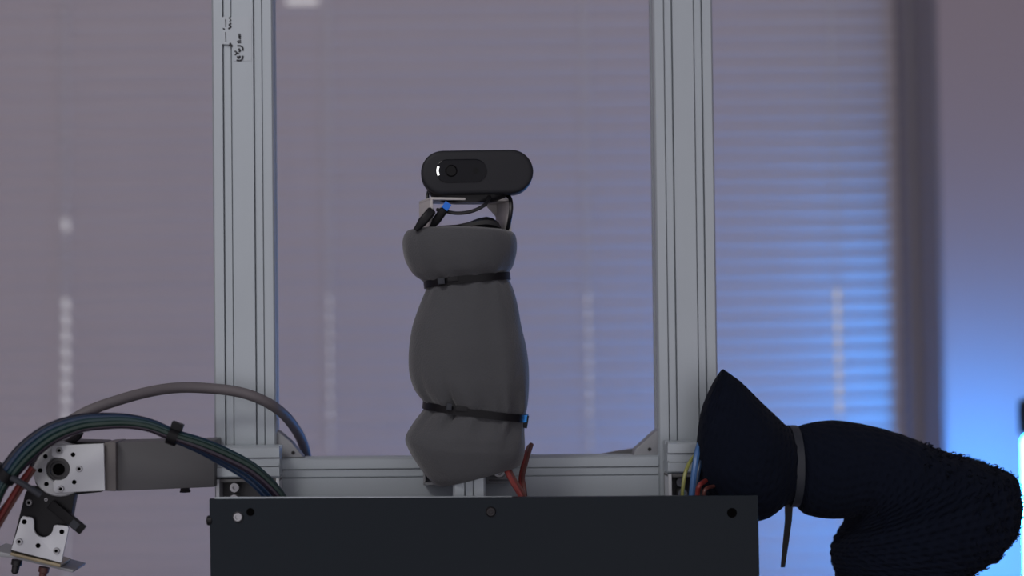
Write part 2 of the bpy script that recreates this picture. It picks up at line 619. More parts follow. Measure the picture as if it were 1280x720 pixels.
ink = MB()
for s_, wd in (
    ([(295.5, 75.2), (300, 75.6), (303.2, 73.5), (303.6, 69.5)], 1.5),      # round mark, lower arc
    ([(296.5, 57.6), (300, 57.2), (303.4, 59.5), (303.6, 63.5)], 1.5),      # round mark, upper arc
    ([(298, 60.8), (300.2, 63.0), (298.6, 64.8)], 1.9),
    ([(296.6, 70.2), (298.4, 72.6), (300.4, 69.8)], 2.0),
    ([(293.2, 63.6), (296.0, 66.0), (293.6, 69.0)], 1.4),
    ([(296.0, 66.0), (298.8, 67.0)], 1.4),
    ([(301.2, 53.0), (297.8, 53.3), (297.4, 51.4), (301.2, 50.8)], 1.2),    # small letters u, s
    ([(301.0, 48.6), (298.8, 47.2), (300.6, 45.4), (298.0, 44.6)], 1.5),
    ([(297.6, 42.6), (301.0, 43.0)], 1.0),
    ([(285.4, 36.0), (288.6, 33.4), (286.6, 31.0), (289.0, 29.0)], 1.6),    # faint marks over the slot
    ([(286.6, 27.0), (288.8, 25.0), (286.4, 22.6), (288.6, 20.6)], 0.9),
    ([(287.2, 53.8), (290.4, 58.2)], 1.8), ([(285.8, 55.8), (288.0, 58.2)], 0.9),
    ([(278.6, 35.4), (281.0, 36.6)], 1.2),
    ([(281.8, 24.0), (282.2, 34.0)], 0.8), ([(281.8, 40.0), (282.2, 52.0)], 0.8)):
    m_ = stroke(s_, wd * 1.3)
    ink.add(m_.v, m_.f)
part('printed_marks', ink, 'ink', film, label='small black printed marks and letters')

# small upright profile under the cloth sleeve, with corner brackets to the crossbeam
st_t, st_b = L(585.5, 560, -0.036), L(585.8, 640, -0.036)
part('upright_stub', extrude(P20, Vector((st_b.x, -0.050, st_b.z)), Vector((st_t.x, -0.050, st_t.z)), (1, 0, 0)), 'alu', fr, angle=25)
for (xa, xb_, ya, yb) in ((529, 566, 584, 606.5), (608, 642, 582, 605)):
    p0, p1 = L(xa, yb, -0.017), L(xb_, ya, -0.017)
    k = MB()
    k.box((p0.x, -0.0035, p0.z), (p1.x, -0.0005, p1.z))
    k.box((p0.x, -0.017, p0.z), (p1.x, -0.0005, p0.z + 0.0016))
    k.box((p0.x, -0.017, p0.z), (p0.x + 0.0014, -0.0005, p1.z))
    part('corner_bracket', k, 'cast', fr)
bolt(fr, L(623.5, 588, -0.0035), 0.0045, 0.006, 'steel')

# dark flat plate leaning on the beam in front of the right gusset
wp = [L(x, y, 0.019) for x, y in ((744, 569.5), (770, 564.5), (797, 560.3), (797, 570.0))]
solo('wedge_plate', MB().prism(wp, (0, 0.006, 0)), 'link', 'thin dark wedge plate lying on the crossbeam beside the right post', 'plate', L(770, 569.8, 0.022))

# ------------------------------------------------------------------ black panel
VP = -0.084
c0, c1, c2, c3 = L(261.5, 623.6, VP), L(947.5, 619.2, VP), L(949.5, 760, VP), L(264.5, 760, VP)
zb = 0.84
c2 = Vector((c1.x + 0.0008, VP, zb))
c3 = Vector((c0.x + 0.0018, VP, zb))
pn = thing('front_panel', 'glossy black front panel screwed across the lower frame', 'panel', ((c2 + c3) / 2))
part('sheet', MB().prism([c0, c1, c2, c3], (0, 0.004, 0)), 'panel', pn, bevel=0.0005)
for x, y in ((297.5, 646), (613.5, 639.5)):
    p = L(x, y, VP)
    part('screw', MB().lathe(p, (0, -1, 0), [(0.0031, 0), (0.0031, .0008), (0.0024, .0018), (0.0015, .0018), (0.0014, 0.0006), (0.0002, .0006)], 18), 'steel' if x < 400 else 'dsteel', pn)
part('screw_hole', MB().lathe(L(915, 641, VP), (0, -1, 0), [(0.0030, 0), (0.0030, .0002), (0.0001, .0002)], 18), 'hole', pn)
part('screw_hole', MB().lathe(L(313, 640, VP), (0, -1, 0), [(0.0024, 0), (0.0024, .0002), (0.0001, .0002)], 18), 'hole', pn)
pk = L(262, 651, VP)
part('side_screw', MB().lathe(pk + Vector((0.001, 0.002, 0)), (-1, 0, 0), [(0.0030, 0), (0.0030, 0.0022), (0.0022, 0.003)], 14), 'blackp', pn)
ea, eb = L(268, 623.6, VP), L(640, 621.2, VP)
part('edge_highlight', MB().prism([ea + Vector((0, .001, -.0002)), eb + Vector((0, .001, -.0002)), eb + Vector((0, .001, .0002)), ea + Vector((0, .001, .0009))], (0, .0025, 0)), 'alu', pn, 'thin pale strip standing for light on the top edge')  # light on the panel's top edge, shaped as a tapering pale strip
# standoffs that carry the panel in front of the frame
for x in (300, 860):
    p = L(x, 690, VP)
    part('standoff', MB().cyl(p + Vector((0, 0.004, 0)), Vector((p.x, 0.0005, p.z)), 0.004, seg=12), 'steel', pn)

# ------------------------------------------------------------------ grey cloth sleeve with straps
VT = -0.041
rings_px = [((518, 286.5), (634, 288.5)), ((508, 290), (642, 292)), ((503.5, 300), (645.5, 300)), ((503.5, 312), (646, 311)), ((507, 327), (644.5, 321)),
            ((516, 342), (641, 333)), ((527, 350.5), (636.5, 340)), ((533.5, 356), (634, 345.5)), ((532, 363), (636.5, 351)), ((527, 375), (641.5, 362)), ((521, 391), (647, 382)),
            ((514.5, 412), (651.5, 407)), ((511, 440), (658, 435)), ((511.5, 465), (661, 460)), ((517, 485), (661, 487)), ((526, 498), (659, 509)), ((532, 506), (656, 522)),
            ((527, 515), (655.5, 533)), ((517, 528), (655.5, 543)), ((507, 546), (656, 555)), ((510, 560), (655.5, 565)), ((522, 580), (654, 573)), ((536, 598), (652.5, 577)), ((548, 607.5), (651, 580))]
cen, half = [], []
for a, b in rings_px:
    A, B = L(*a, VT), L(*b, VT)
    cen.append((A + B) / 2)
    half.append((B - A) / 2)
cs, hs = smooth_path(cen, 6), smooth_path(half, 6)
TIE = (7, 16)


def ell(ang, e=2.35):
    c, s_ = math.cos(ang), math.sin(ang)
    return math.copysign(abs(c) ** (2 / e), c), math.copysign(abs(s_) ** (2 / e), s_)


def bag_ring(i, seg=96, grow=0.0):
    t = i / 6
    c, h = cs[i], hs[i]
    hw = h.length
    x = h.normalized()
    dep = min(0.034, hw * 0.92)
    pts = []
    for k in range(seg):
        a = 2 * math.pi * k / seg
        ex, ey = ell(a)
        near1 = math.exp(-((t - TIE[0]) / 1.6) ** 2)
        near2 = math.exp(-((t - TIE[1]) / 1.8) ** 2)
        fold = near1 * 0.0016 * math.sin(13 * a + 1.0) + near2 * (0.0022 * math.sin(11 * a + 0.6) + 0.0008 * math.sin(23 * a))
        fold *= 1 - 0.85 * math.exp(-((t - TIE[0]) / 0.55) ** 2) - 0.85 * math.exp(-((t - TIE[1]) / 0.55) ** 2)
        pn_ = Vector((ex * 2.2, ey * 2.2, t * 0.22))
        lump = 0.0012 * noise.noise(pn_ * 1.3) * (1 - near1) * (1 - near2)
        # a sharp pleat above and below the lower strap on the front
        for ap, am in ((-1.98, 0.0050), (-1.52, 0.0028), (-1.1, 0.0034)):
            da = (a - 2 * math.pi if a > math.pi else a) - ap
            fold -= am * math.exp(-(da / 0.05) ** 2) * math.exp(-((t - 16) / 1.5) ** 2) * (1 - 0.9 * math.exp(-((t - 16) / 0.5) ** 2))
        s_ = 1 + (fold + lump) / 0.03
        edge = 1 - 0.0 * abs(ex)
        pts.append(c + x * ex * (hw + grow) * (1 + (s_ - 1) * abs(ey) * edge) + Vector((0, 1, 0)) * ey * (dep + grow) * s_)
    return pts


bag = thing('padded_sleeve', 'dark grey padded cloth sleeve wrapped round the upright and cinched twice', 'sleeve', L(585, 607, VT))
mb = MB()
rg = [bag_ring(i) for i in range(len(cs))]
top_in = [cs[0] + (p - cs[0]) * 0.6 + Vector((0, 0, 0.0012)) for p in rg[0]]
top_c = [cs[0] + (p - cs[0]) * 0.05 + Vector((0, 0, 0.0016)) for p in rg[0]]
bot_in = [cs[-1] + (p - cs[-1]) * 0.86 + Vector((0, 0, 0.004)) for p in rg[-1]]
bot_c = [cs[-1] + (p - cs[-1]) * 0.1 + Vector((0, 0, 0.012)) for p in rg[-1]]
mb.loft([top_c, top_in] + rg + [bot_in, bot_c])
part('cloth', mb, 'bag', bag, angle=80)


def band(c, h, dp, grow, hh_, seg=96, e=2.35):
    """flat band round an elliptical ring: constant height, proud of the cloth by grow"""
    x = h.normalized()
    ax = x.cross(Vector((0, 1, 0))).normalized()
    out = []
    for sh_, g_ in ((-hh_, -0.0012), (-hh_, grow), (hh_, grow), (hh_, -0.0012)):
        out.append([c + ax * sh_ + x * (h.length + g_) * ell(2 * math.pi * k / seg, e)[0] + Vector((0, (dp + g_) * ell(2 * math.pi * k / seg, e)[1], 0)) for k in range(seg)])
    return MB().loft(out, cap0=False, cap1=False)


def strap(name, i, lab):
    return part(name, band(cs[i], hs[i], min(0.034, hs[i].length * 0.92), 0.0020, 0.0023), 'tie', bag, lab, angle=60)


s1 = strap('strap', 42, 'black strap cinching the upper neck')
s2 = strap('strap', 96, 'black strap cinching the lower end')
# buckle blocks on the straps
for root_, (x, y), (w_, h_), ang in ((s1, (551.5, 351.5), (8, 7), 4), (s2, (561.5, 508.5), (6, 8), -6), (s1, (566, 349), (12, 5), 5), (s2, (577, 511), (14, 6), -6)):
    p = L(x, y, VT - (0.0250 if root_ == s1 else 0.0300))
    k = MB().box(p + Vector((-w_ / F / 2, -0.001, -h_ / F / 2)), p + Vector((w_ / F / 2, 0.003, h_ / F / 2)), Matrix.Rotation(R(-ang), 3, 'Y'), p)
    part('buckle', k, 'gtie' if w_ < 10 else 'blackp', root_, bevel=0.0003)
p = L(655, 526.5, VT - 0.006)
part('ratchet_head', MB().box(p + Vector((-.0022, -.004, -.0040)), p + Vector((.0024, .004, .0040)), Matrix.Rotation(R(10), 3, 'Y'), p), 'blackp', s2, bevel=0.0005)
p = L(535, 362, VT - 0.006)
part('ratchet_tip', MB().cyl(p + Vector((0, 0, 0.004)), p + Vector((-.0004, 0, -0.0016)), 0.0009, 0.0004, 8), 'wbrown', s1)

# ------------------------------------------------------------------ bracket and webcam on top of the sleeve
br = thing('webcam_bracket', 'pale metal U bracket standing on the grey sleeve under the webcam', 'bracket', L(582, 292, VT))
BY = R(15)
cb = L(581, 252, VT)
rotb = Matrix.Rotation(BY, 3, 'Z')


def bbox_(lo, hi):
    return MB().box(cb + Vector(lo), cb + Vector(hi), rotb, cb)


hwid, hd = 0.0262, 0.0145
part('top_plate', bbox_((-hwid, -hd, -0.0005), (hwid, hd, 0.0011)), 'bracket', br, bevel=0.0004)
part('side_plate', bbox_((-hwid, -hd, -0.024), (-hwid + .0016, hd, -0.0005)), 'bracket', br, bevel=0.0003)
part('side_plate', bbox_((hwid - .0016, -hd, -0.024), (hwid, hd, -0.0005)), 'bracket', br, bevel=0.0003)
# gusset corner of the right plate
q = [cb + rotb @ Vector(p_) for p_ in ((hwid - .0016, hd - .003, -0.0005), (hwid - .009, hd - .003, -0.0005), (hwid - .0016, hd - .003, -0.0085))]
part('corner_rib', MB().prism(q, rotb @ Vector((0, 0.0016, 0))), 'bracket', br)

VC = -0.060                                   # front of the webcam shell
wc = thing('webcam', 'dark grey pill-shaped webcam with a lit white status light', 'webcam', L(597, 252, VC))
cw = L(596.6, 214.6, VC)
HWc, HHc = 70.6 / F * 0.94, 27.9 / F * 0.94
rotw = Matrix.Rotation(R(-1.5), 3, 'X') @ Matrix.Rotation(R(-0.5), 3, 'Y')


def stadium(hw, hh, y, n=20, cx=0.0, cz=0.0):
    pts = []
    for k in range(n + 1):
        a = math.pi / 2 - math.pi * k / n
        pts.append((cx + hw - hh + hh * math.cos(a), y, cz + hh * math.sin(a)))
    for k in range(n + 1):
        a = -math.pi / 2 - math.pi * k / n
        pts.append((cx - hw + hh + hh * math.cos(a), y, cz + hh * math.sin(a)))
    return [cw + rotw @ Vector(p_) for p_ in pts]


sh = []
for dx, y in ((-0.0030, 0.0), (-0.0012, 0.0003), (-0.0003, 0.0010), (0.0, 0.0025), (0.0, 0.013), (-0.0010, 0.018), (-0.0040, 0.022), (-0.008, 0.0235)):
    sh.append(stadium(HWc + dx, HHc + dx, y))
shell = part('shell', MB().loft(sh), 'camp', wc, angle=50)
ox, oz = (576.5 - 596.6) / F * .94, (214.6 - 213.2) / F * .94
hw2, hh2 = 32.0 / F * .94, 14.5 / F * .94
lw = part('lens_window', MB().loft([stadium(hw2, hh2, -0.0001, 14, ox, oz), stadium(hw2, hh2, -0.0007, 14, ox, oz), stadium(hw2 - .0006, hh2 - .0006, -0.0009, 14, ox, oz)]), 'lens', wc, 'glossy dark window around the lens')
pl = cw + rotw @ Vector(((564 - 596.6) / F * .94, -0.0009, oz))
part('lens', MB().lathe(pl, rotw @ Vector((0, -1, 0)), [(0.0038, 0), (0.0038, 0.0004), (0.0032, 0.0007), (0.0030, 0.0002), (0.0001, 0.0003)], 28), 'deep', lw)
pl = cw + rotw @ Vector(((595 - 596.6) / F * .94, -0.0009, oz))
part('microphone', MB().lathe(pl, rotw @ Vector((0, -1, 0)), [(0.0018, 0), (0.0018, 0.0003), (0.0001, 0.0002)], 18), 'deep', lw)
# status light: short arc following the end of the window
arc = []
cxa = ox - hw2 + hh2
for k in range(9):
    a = math.pi - R(27) + R(54) * k / 8
    arc.append(cw + rotw @ Vector((cxa + (hh2 - .0012) * math.cos(a), -0.0013, oz + (hh2 - .0012) * math.sin(a))))
part('status_light', MB().tube(arc, 0.00065, 8), 'led', lw, 'small glowing white arc')
# clip foot under the shell
ft = MB()
pc = L(592, 247, VC + 0.012)
for (dx, dz, r_) in ((0, 0, 0),):
    ringsf = []
    for hw_, z in ((0.026, 0.0045), (0.023, -0.0002), (0.017, -0.0028), (0.012, -0.0036)):
        ringsf.append([pc + Vector((hw_ * ell(2 * math.pi * k / 32, 3)[0] - 0.003, 0.008 * ell(2 * math.pi * k / 32, 3)[1], z)) for k in range(32)])
    ft.loft(ringsf)
part('clip_foot', ft, 'blackp', wc, angle=60)

# webcam cable loops and plugs
cab = thing('webcam_cable', 'thin black webcam cable looping round the bracket', 'cable', L(590, 290, -0.05))
r_ = 0.0011
part('cable_loop', MB().tube(smooth_path([L(612, 246, -0.056), (L(606, 256, -0.062)), L(590, 264, -0.064), L(572, 266.5, -0.064), L(556, 264, -0.062), L(546, 262, -0.060)]), 0.0012, 8), 'wdark', cab)
part('cable_loop', MB().tube(smooth_path([L(536, 238, -0.04), L(534.6, 244, -0.042), L(535, 252, -0.044), L(540, 262, -0.05)]), r_, 8), 'wdark', cab)
part('cable_loop', MB().tube(smooth_path([L(630, 243, -0.045), L(637, 247, -0.050), L(639, 258, -0.054), L(637.5, 272, -0.054), L(634, 290, -0.045)]), 0.0013, 8), 'wdark', cab)
# plugs
def plug(name, p0, p1, wpx, lab, ins=False):
    a, b = L(*p0), L(*p1)
    t = (b - a).normalized()
    n = t.cross(Vector((0, 1, 0))).normalized()
    h = wpx / F / 2
    th = thing(name, lab, 'plug', b)
    rg_ = []
    for f_, s_ in ((0, .7), (.06, 1), (.62, 1), (.72, .82), (1, .5)):
        c = a.lerp(b, f_)
        rg_.append([c + n * h * s_ * ell(2 * math.pi * k / 20, 4)[0] + Vector((0, .0035 * s_ * ell(2 * math.pi * k / 20, 4)[1], 0)) for k in range(20)])
    part('housing', MB().loft(rg_), 'blackp', th, angle=50)
    if ins:
        k = [a + n * sx * h * .82 + Vector((0, sy * .0026, 0)) for sx, sy in ((-1, -1), (1, -1), (1, 1), (-1, 1))]
        part('insert', MB().prism(k, -t * 0.0045), 'usb', th, 'connector insert with a blue glow as its colour')
    return th


plug('cable_plug', (541, 262, -0.0665), (519, 288, -0.0665), 11, 'black cable plug leaning left out of the bracket top')
plug('cable_plug', (555.5, 261.5, -0.0640), (538, 286, -0.0600), 10, 'black cable plug with a blue glow painted on its connector end', True)
# bunched black strap on top of the sleeve
bs = MB()
rg_ = []
for x, yt, yb_ in ((548, 283.5, 287), (570, 282, 287), (584, 279, 288), (598, 273.5, 289), (608, 271.5, 290), (616, 273.5, 290), (623, 279, 290), (626, 285, 290)):
    a, b = L(x, yt, -0.040), L(x, yb_, -0.040)
    c, h = (a + b) / 2, (a - b) / 2
    rg_.append([c + h * math.sin(2 * math.pi * k / 16) + Vector((0, 0.010 * math.cos(2 * math.pi * k / 16), 0.0006 * math.sin(3 * k))) for k in range(16)])
bs.loft(rg_)
solo('bunched_strap', bs, 'wdark', 'crumpled black strap bunched between the bracket sides on the sleeve', 'strap', L(600, 289, -0.040), angle=60)

# ------------------------------------------------------------------ reddish wires under the sleeve
rw = thing('red_wires', 'reddish brown wires dropping from the grey sleeve behind the panel', 'wires', L(650, 618, -0.05))
for pts, r_, m_ in (([(626, 575, -.050), (632, 586, -.058), (641, 603, -.062), (652, 622, -.064), (656, 640, -.064)], 0.0017, 'wred'),
                    ([(631, 573, -.048), (636, 586, -.056), (645, 603, -.060), (656, 621, -.062), (659, 640, -.062)], 0.0014, 'wbrown'),
                    ([(664, 556, -.02), (660.5, 566, -.028), (656.5, 580, -.036), (653, 596, -.045), (655, 612, -.052), (658, 640, -.056)], 0.0017, 'wbrown'),
                    ([(661, 558, -.02), (657.0, 568, -.030), (653.5, 582, -.038), (650.5, 600, -.047), (652, 625, -.058)], 0.0013, 'wred')):
    part('wire', MB().tube(smooth_path([L(*p_) for p_ in pts]), r_, 8), m_, rw)

# ------------------------------------------------------------------ cables at the left
cd = thing('grey_cable', 'thick grey cable arching over the left post', 'cable', L(383, 590, 0.04))
path = [(386, 640, .046), (385, 600, .046), (383, 572, .044), (376.5, 549, .030), (362, 526, .006), (345, 510, -.012), (322, 497.5, -.020), (296, 489.5, -.022), (262, 485.5, -.024), (225, 484.5, -.030),
        (190, 489, -.040), (150, 499.5, -.052), (110, 514, -.060), (78, 533, -.066), (48, 556, -.070), (22, 580, -.072), (2, 602, -.074), (-14, 640, -.074)]
part('jacket', MB().tube(smooth_path([L(*p_) for p_ in path]), 0.0034, 14), 'conduit', cd)

wbd = thing('wire_bundle', 'bundle of blue and green wires tied together over the left arm', 'wires', L(345, 640, -0.06))
bp = [(362, 660, -.062), (350, 632, -.064), (336, 612, -.066), (312, 590, -.070), (280, 572, -.074), (250, 558, -.078), (215, 545, -.082), (188, 534, -.084), (160, 528.5, -.086), (130, 528, -.088), (100, 530.5, -.090), (66, 542, -.092), (36, 563, -.093), (13, 588, -.093), (-3, 612, -.093), (-20, 650, -.092)]
wid = [4.6, 4.6, 4.6, 4.8, 4.6, 3.9, 2.9, 3.1, 3.4, 3.9, 4.4, 5.2, 5.4, 4.4, 3.2, 4.2]
cols = ['wblue', 'wteal', 'wgreen', 'wnavy', 'wblue', 'wteal', 'wgreen', 'wpurple', 'wnavy', 'wblue', 'wgreen']
for k, cm in enumerate(cols):
    ang0 = 2 * math.pi * k / len(cols)
    rad = 1.0 if k < 8 else 0.35
    pts = []
    for i, (p_, w_) in enumerate(zip(bp, wid)):
        a = ang0 + 0.16 * i
        c = L(*p_)
        t = (L(*bp[min(i + 1, len(bp) - 1)]) - L(*bp[max(i - 1, 0)])).normalized()
        n = t.cross(Vector((0, 1, 0))).normalized()
        pts.append(c + (n * math.cos(a) * 1.0 + Vector((0, 0.8 * math.sin(a), 0))) * rad * w_ * 0.001)
    part('wire', MB().tube(smooth_path(pts, 6), 0.0017 if k % 3 else 0.0020, 8), cm, wbd)


def tie_band(x, y, v, dx, dy, rx, root, wpx=9):
    c = L(x, y, v)
    t = Vector((dx, 0, dy)).normalized()
    n = t.cross(Vector((0, 1, 0))).normalized()
    h = wpx / F / 2
    rr_ = []
    for s_, g_ in ((-h, .92), (-h, 1), (h, 1), (h, .92)):
        rr_.append([c + t * s_ + (n * math.cos(2 * math.pi * k / 24) + Vector((0, math.sin(2 * math.pi * k / 24), 0))) * rx * g_ for k in range(24)])
    o = part('cable_tie', MB().loft(rr_, cap0=False, cap1=False), 'tie', root)
    q = c + n * rx * (-1 if n.z < 0 else 1)
    part('tie_head', MB().box(q + Vector((-.0034, -.003, -.0012)), q + Vector((.0034, .003, .0034)), Matrix.Rotation(math.atan2(-dy, dx), 3, 'Y'), q), 'tie', o, bevel=0.0004)
    return o


tie_band(216.5, 545.5, -.082, 1, -0.40, 0.0054, wbd, 11)
t2 = tie_band(8, 594, -.093, 1, 1.25, 0.0066, wbd, 11)
tl = [L(14, 597, -.101), L(32, 607, -.101), L(51, 619, -.100)]
part('tie_tail', MB().tube(smooth_path(tl, 4), 0.0019, 6), 'gtie', t2)

rdw = thing('red_wire_pair', 'pair of red wires hanging at the far left edge', 'wires', L(-12, 660, -.08))
part('wire', MB().tube(smooth_path([L(40, 584, -.088), L(28, 600, -.088), L(14, 622, -.088), L(2, 642, -.088), L(-14, 668, -.088)]), 0.0016, 8), 'wred', rdw)
part('wire', MB().tube(smooth_path([L(43, 586, -.086), L(32, 603, -.086), L(18, 625, -.086), L(6, 645, -.086), L(-10, 672, -.086)]), 0.0014, 8), 'wbrown', rdw)
part('wire', MB().tube(smooth_path([L(52, 560, -.086), L(36, 588, -.086), L(22, 610, -.086), L(0, 640, -.086)]), 0.0012, 8), 'wpurple', rdw)

# ------------------------------------------------------------------ left arm
arm = thing('robot_arm', 'grey robot arm with silver servo brackets on the left of the frame', 'robot arm', L(200, 612, -0.03))


def quad_prism(px, dv, v):
    vs = v if isinstance(v, (list, tuple)) else [v] * len(px)
    return MB().prism([L(x, y, vv) for (x, y), vv in zip(px, vs)], dv)


VA = -0.058
part('upper_link', quad_prism([(145.5, 552.8), (268, 550.2), (268.5, 608.8), (145.5, 614)], (0, 0.030, 0), [VA + .006, -.031, -.031, VA + .006]), 'link', arm, bevel=0.0008)
part('link_collar', quad_prism([(130, 553.2), (144.6, 552.4), (145, 614.2), (130.5, 613.6)], (0, 0.032, 0), VA), 'collar', arm, bevel=0.0006)
nb = L(232, 611.5, VA + 0.03)
nut = part('underside_nut', MB().lathe(L(231.5, 608.5, -.030), (0, 0, -1), [(0.0032, 0), (0.0032, 0.0022), (0.0036, 0.0024), (0.0036, 0.0034), (0.0020, 0.0036)], 6), 'dsteel', arm)
# servo horn disc and bracket plate
dc = L(75.5, 586.5, VA - 0.001)
PXM = (1 + VA) / F
part('servo_horn', MB().lathe(dc, (0, -1, 0), [(0.0166, -0.006), (0.0166, 0), (0.0160, 0.0006), (0.0085, 0.0006), (0.0083, 0.0002)], 48), 'disc', arm)
part('servo_body', quad_prism([(50, 558), (64, 551), (128, 553), (128, 615), (62, 622), (44, 605), (40, 580)], (0, 0.028, 0), VA + 0.004), 'blackp', arm, bevel=0.001)
pl_px = [(64.5, 560), (66.5, 557.2), (129.5, 554.4), (131, 613.2), (70, 616.0), (66.8, 613.5), (66, 602.5), (69, 600)]
cxh, cyh, rh = 73.2, 586.2, 14.2
arcp = [(cxh + rh * math.cos(R(a)), cyh + rh * math.sin(R(a))) for a in range(100, -101, -20)]
pl_px = pl_px + arcp + [(66.5, 571.5), (64.5, 569)]
part('bracket_plate', quad_prism(pl_px, (0, 0.0022, 0), VA - 0.0036), 'plate', arm, bevel=0.0003)
hc = L(cxh + 0.5, cyh + 0.4, VA - 0.0015)
hub = part('hub', MB().lathe(hc, (0, -1, 0), [(0.0072, -0.004), (0.0072, 0.0012), (0.0064, 0.0016), (0.0052, 0.0016), (0.0050, 0.0004), (0.0036, 0.0004)], 36), 'hub', arm)
part('hub_bore', MB().lathe(hc, (0, -1, 0), [(0.0036, 0.0002), (0.0036, 0.0010), (0.0030, 0.0010), (0.0029, 0.0005), (0.0001, 0.0005)], 24), 'hole', hub)
for x, y in ((74.3, 563), (99.2, 586), (76.2, 611)):
    bolt(arm, L(x, y, VA - 0.0036), 0.0020, 0.0012, 'steel', name='screw')
for x, y, vv in ((91.3, 568.3, VA - .0036), (92.8, 602.6, VA - .0036), (56.8, 570.5, VA - .0016), (50.2, 588, VA - .0016), (58, 605, VA - .0016)):
    part('screw_hole', MB().lathe(L(x, y, vv), (0, -1, 0), [(0.0014, 0), (0.0014, 0.00015), (0.0001, 0.00015)], 14), 'hole', arm)
# small black lever above the servo
part('cable_stub', MB().tube(smooth_path([L(80, 556, -.05), (L(88, 551, -.054)), L(97, 546, -.056), L(100, 541, -.058)], 5), 0.0022, 8), 'wdark', arm)
part('servo_corner', quad_prism([(51, 560), (56, 556.5), (63, 556.5), (63, 562), (54, 567)], (0, 0.01, 0), VA - 0.001), 'dsteel', arm, bevel=.0004)
# lower servo, tilted, with its own bracket
lb = part('lower_servo', quad_prism([(36, 608), (95, 611), (88, 650), (79.5, 664), (71.5, 699), (12.5, 690), (31, 617)], (0, 0.009, 0), VA - 0.000), 'blackp', arm, bevel=0.001)
notch = [(54.2 + 12.2 * math.cos(R(a)), 659.5 + 12.2 * math.sin(R(a))) for a in range(190, -1, -19)]
low_px = [(13.8, 687.5), (26.0, 648.5), (28.5, 645.4), (39.5, 647), (42.0, 650)] + notch + [(67.6, 657.0), (70, 656.2), (84, 657.6), (86, 660), (76.5, 703.5)]
part('lower_bracket', quad_prism(low_px, (0, 0.0022, 0), VA - 0.0040), 'plate', arm, bevel=0.0003)
part('bracket_flange', quad_prism([(13, 690.3), (76, 705.3), (75, 709.6), (12.7, 694.4)], (0, 0.026, 0), VA - 0.0045), 'brass', arm, bevel=0.0006)
part('mounting_plate', quad_prism([(-12, 687.5), (14, 692.5), (92, 713.0), (91, 716.0), (13, 697.0), (-12, 695)], (0, 0.032, 0), VA + 0.0005), 'cast', arm, bevel=0.0004)
for x, y in ((30.4, 652.2), (47.6, 682)):
    part('screw_hole', MB().lathe(L(x, y, VA - .004), (0, -1, 0), [(0.0015, 0), (0.0015, 0.00015), (0.0001, 0.00015)], 14), 'hole', arm)
part('screw_hole', MB().lathe(L(77.3, 664.8, VA - .004), (0, -1, 0), [(0.0015, 0), (0.0015, 0.00015), (0.0001, 0.00015)], 14), 'hole', arm)
for x, y, vv in ((24.4, 677, VA - .004), (70.8, 688.4, VA - .004), (36.6, 628.2, VA)):
    bolt(arm, L(x, y, vv), 0.0020, 0.0012, 'steel', name='screw')
bolt(arm, L(57.8, 624.5, VA), 0.0011, 0.0008, 'steel', name='screw')
for x, y, m_ in ((21.5, 700, 'dsteel'), (55.5, 709, 'wbrown')):
    p = L(x, y, VA + .008)
    part('hanging_bolt', MB().lathe(p, (-.2, 0, -1), [(0.0033, 0), (0.0033, 0.003), (0.0024, 0.0034), (0.0022, 0.0075), (0.0012, 0.0085)], 12), m_, arm)
# black strap end sticking out to the right of the lower servo
q0, q1 = L(62, 630, VA - .006), L(103, 663.5, VA - .006)
t = (q1 - q0).normalized()
n = t.cross(Vector((0, 1, 0))).normalized()
se = part('strap_end', MB().prism([q0 + n * .0030, q1 + n * .0030, q1 - n * .0030, q0 - n * .0030], (0, 0.004, 0)), 'tie', arm, bevel=0.0006)
qa = q1 - t * 0.0085
part('clasp', MB().prism([qa + n * .0022, qa + t * .005 + n * .0022, qa + t * .005 - n * .0022, qa - n * .0022], (0, -0.0008, 0)), 'gtie', se)

# ------------------------------------------------------------------ black knitted sleeve on the right arm
sp = [((902, 463.5), (893, 478)), ((903.5, 462), (876, 520)), ((907, 464), (872, 585)), ((926, 478), (888, 626)), ((948, 500), (922, 650)), ((968, 519), (955, 648)), ((982, 532), (980, 631)), ((990, 536), (990, 629)),
      ((998, 534), (997, 634)), ((1014, 529), (1008, 643)), ((1045, 526), (1033, 647.5)), ((1088, 532.5), (1055, 647)), ((1128, 544), (1062, 646)), ((1172, 562), (1062, 650)), ((1222, 577), (1057, 660)), ((1260, 593.5), (1049, 670)),
      ((1271.5, 622), (1042, 684)), ((1266, 663), (1041.5, 698)), ((1242, 693), (1045, 711)), ((1211, 713), (1049, 723)), ((1199, 740), (1052, 745)), ((1192, 800), (1060, 800))]
vds = [-.036, -.036, -.036, -.034, -.030, -.024, -.018, -.015, -.013, -.012, -.010, -.008, -.006, -.004, -.002, 0, 0, 0, 0, 0, 0, 0]
dps = [.004, .010, .017, .024, .029, .028, .025, .023, .024, .027, .031, .034, .037, .040, .042, .043, .043, .043, .042, .041, .040, .039]
c_, h_ = [], []
for (a, b), vv in zip(sp, vds):
    A, B = L(*a, vv), L(*b, vv)
    c_.append((A + B) / 2)
    h_.append((A - B) / 2)
NS = 16
cc, hh = smooth_path(c_, NS), smooth_path(h_, NS)
dd = [p_.x for p_ in smooth_path([Vector((d_, 0, 0)) for d_ in dps], NS)]
SEG = 240
rows = []
alen = 0.0
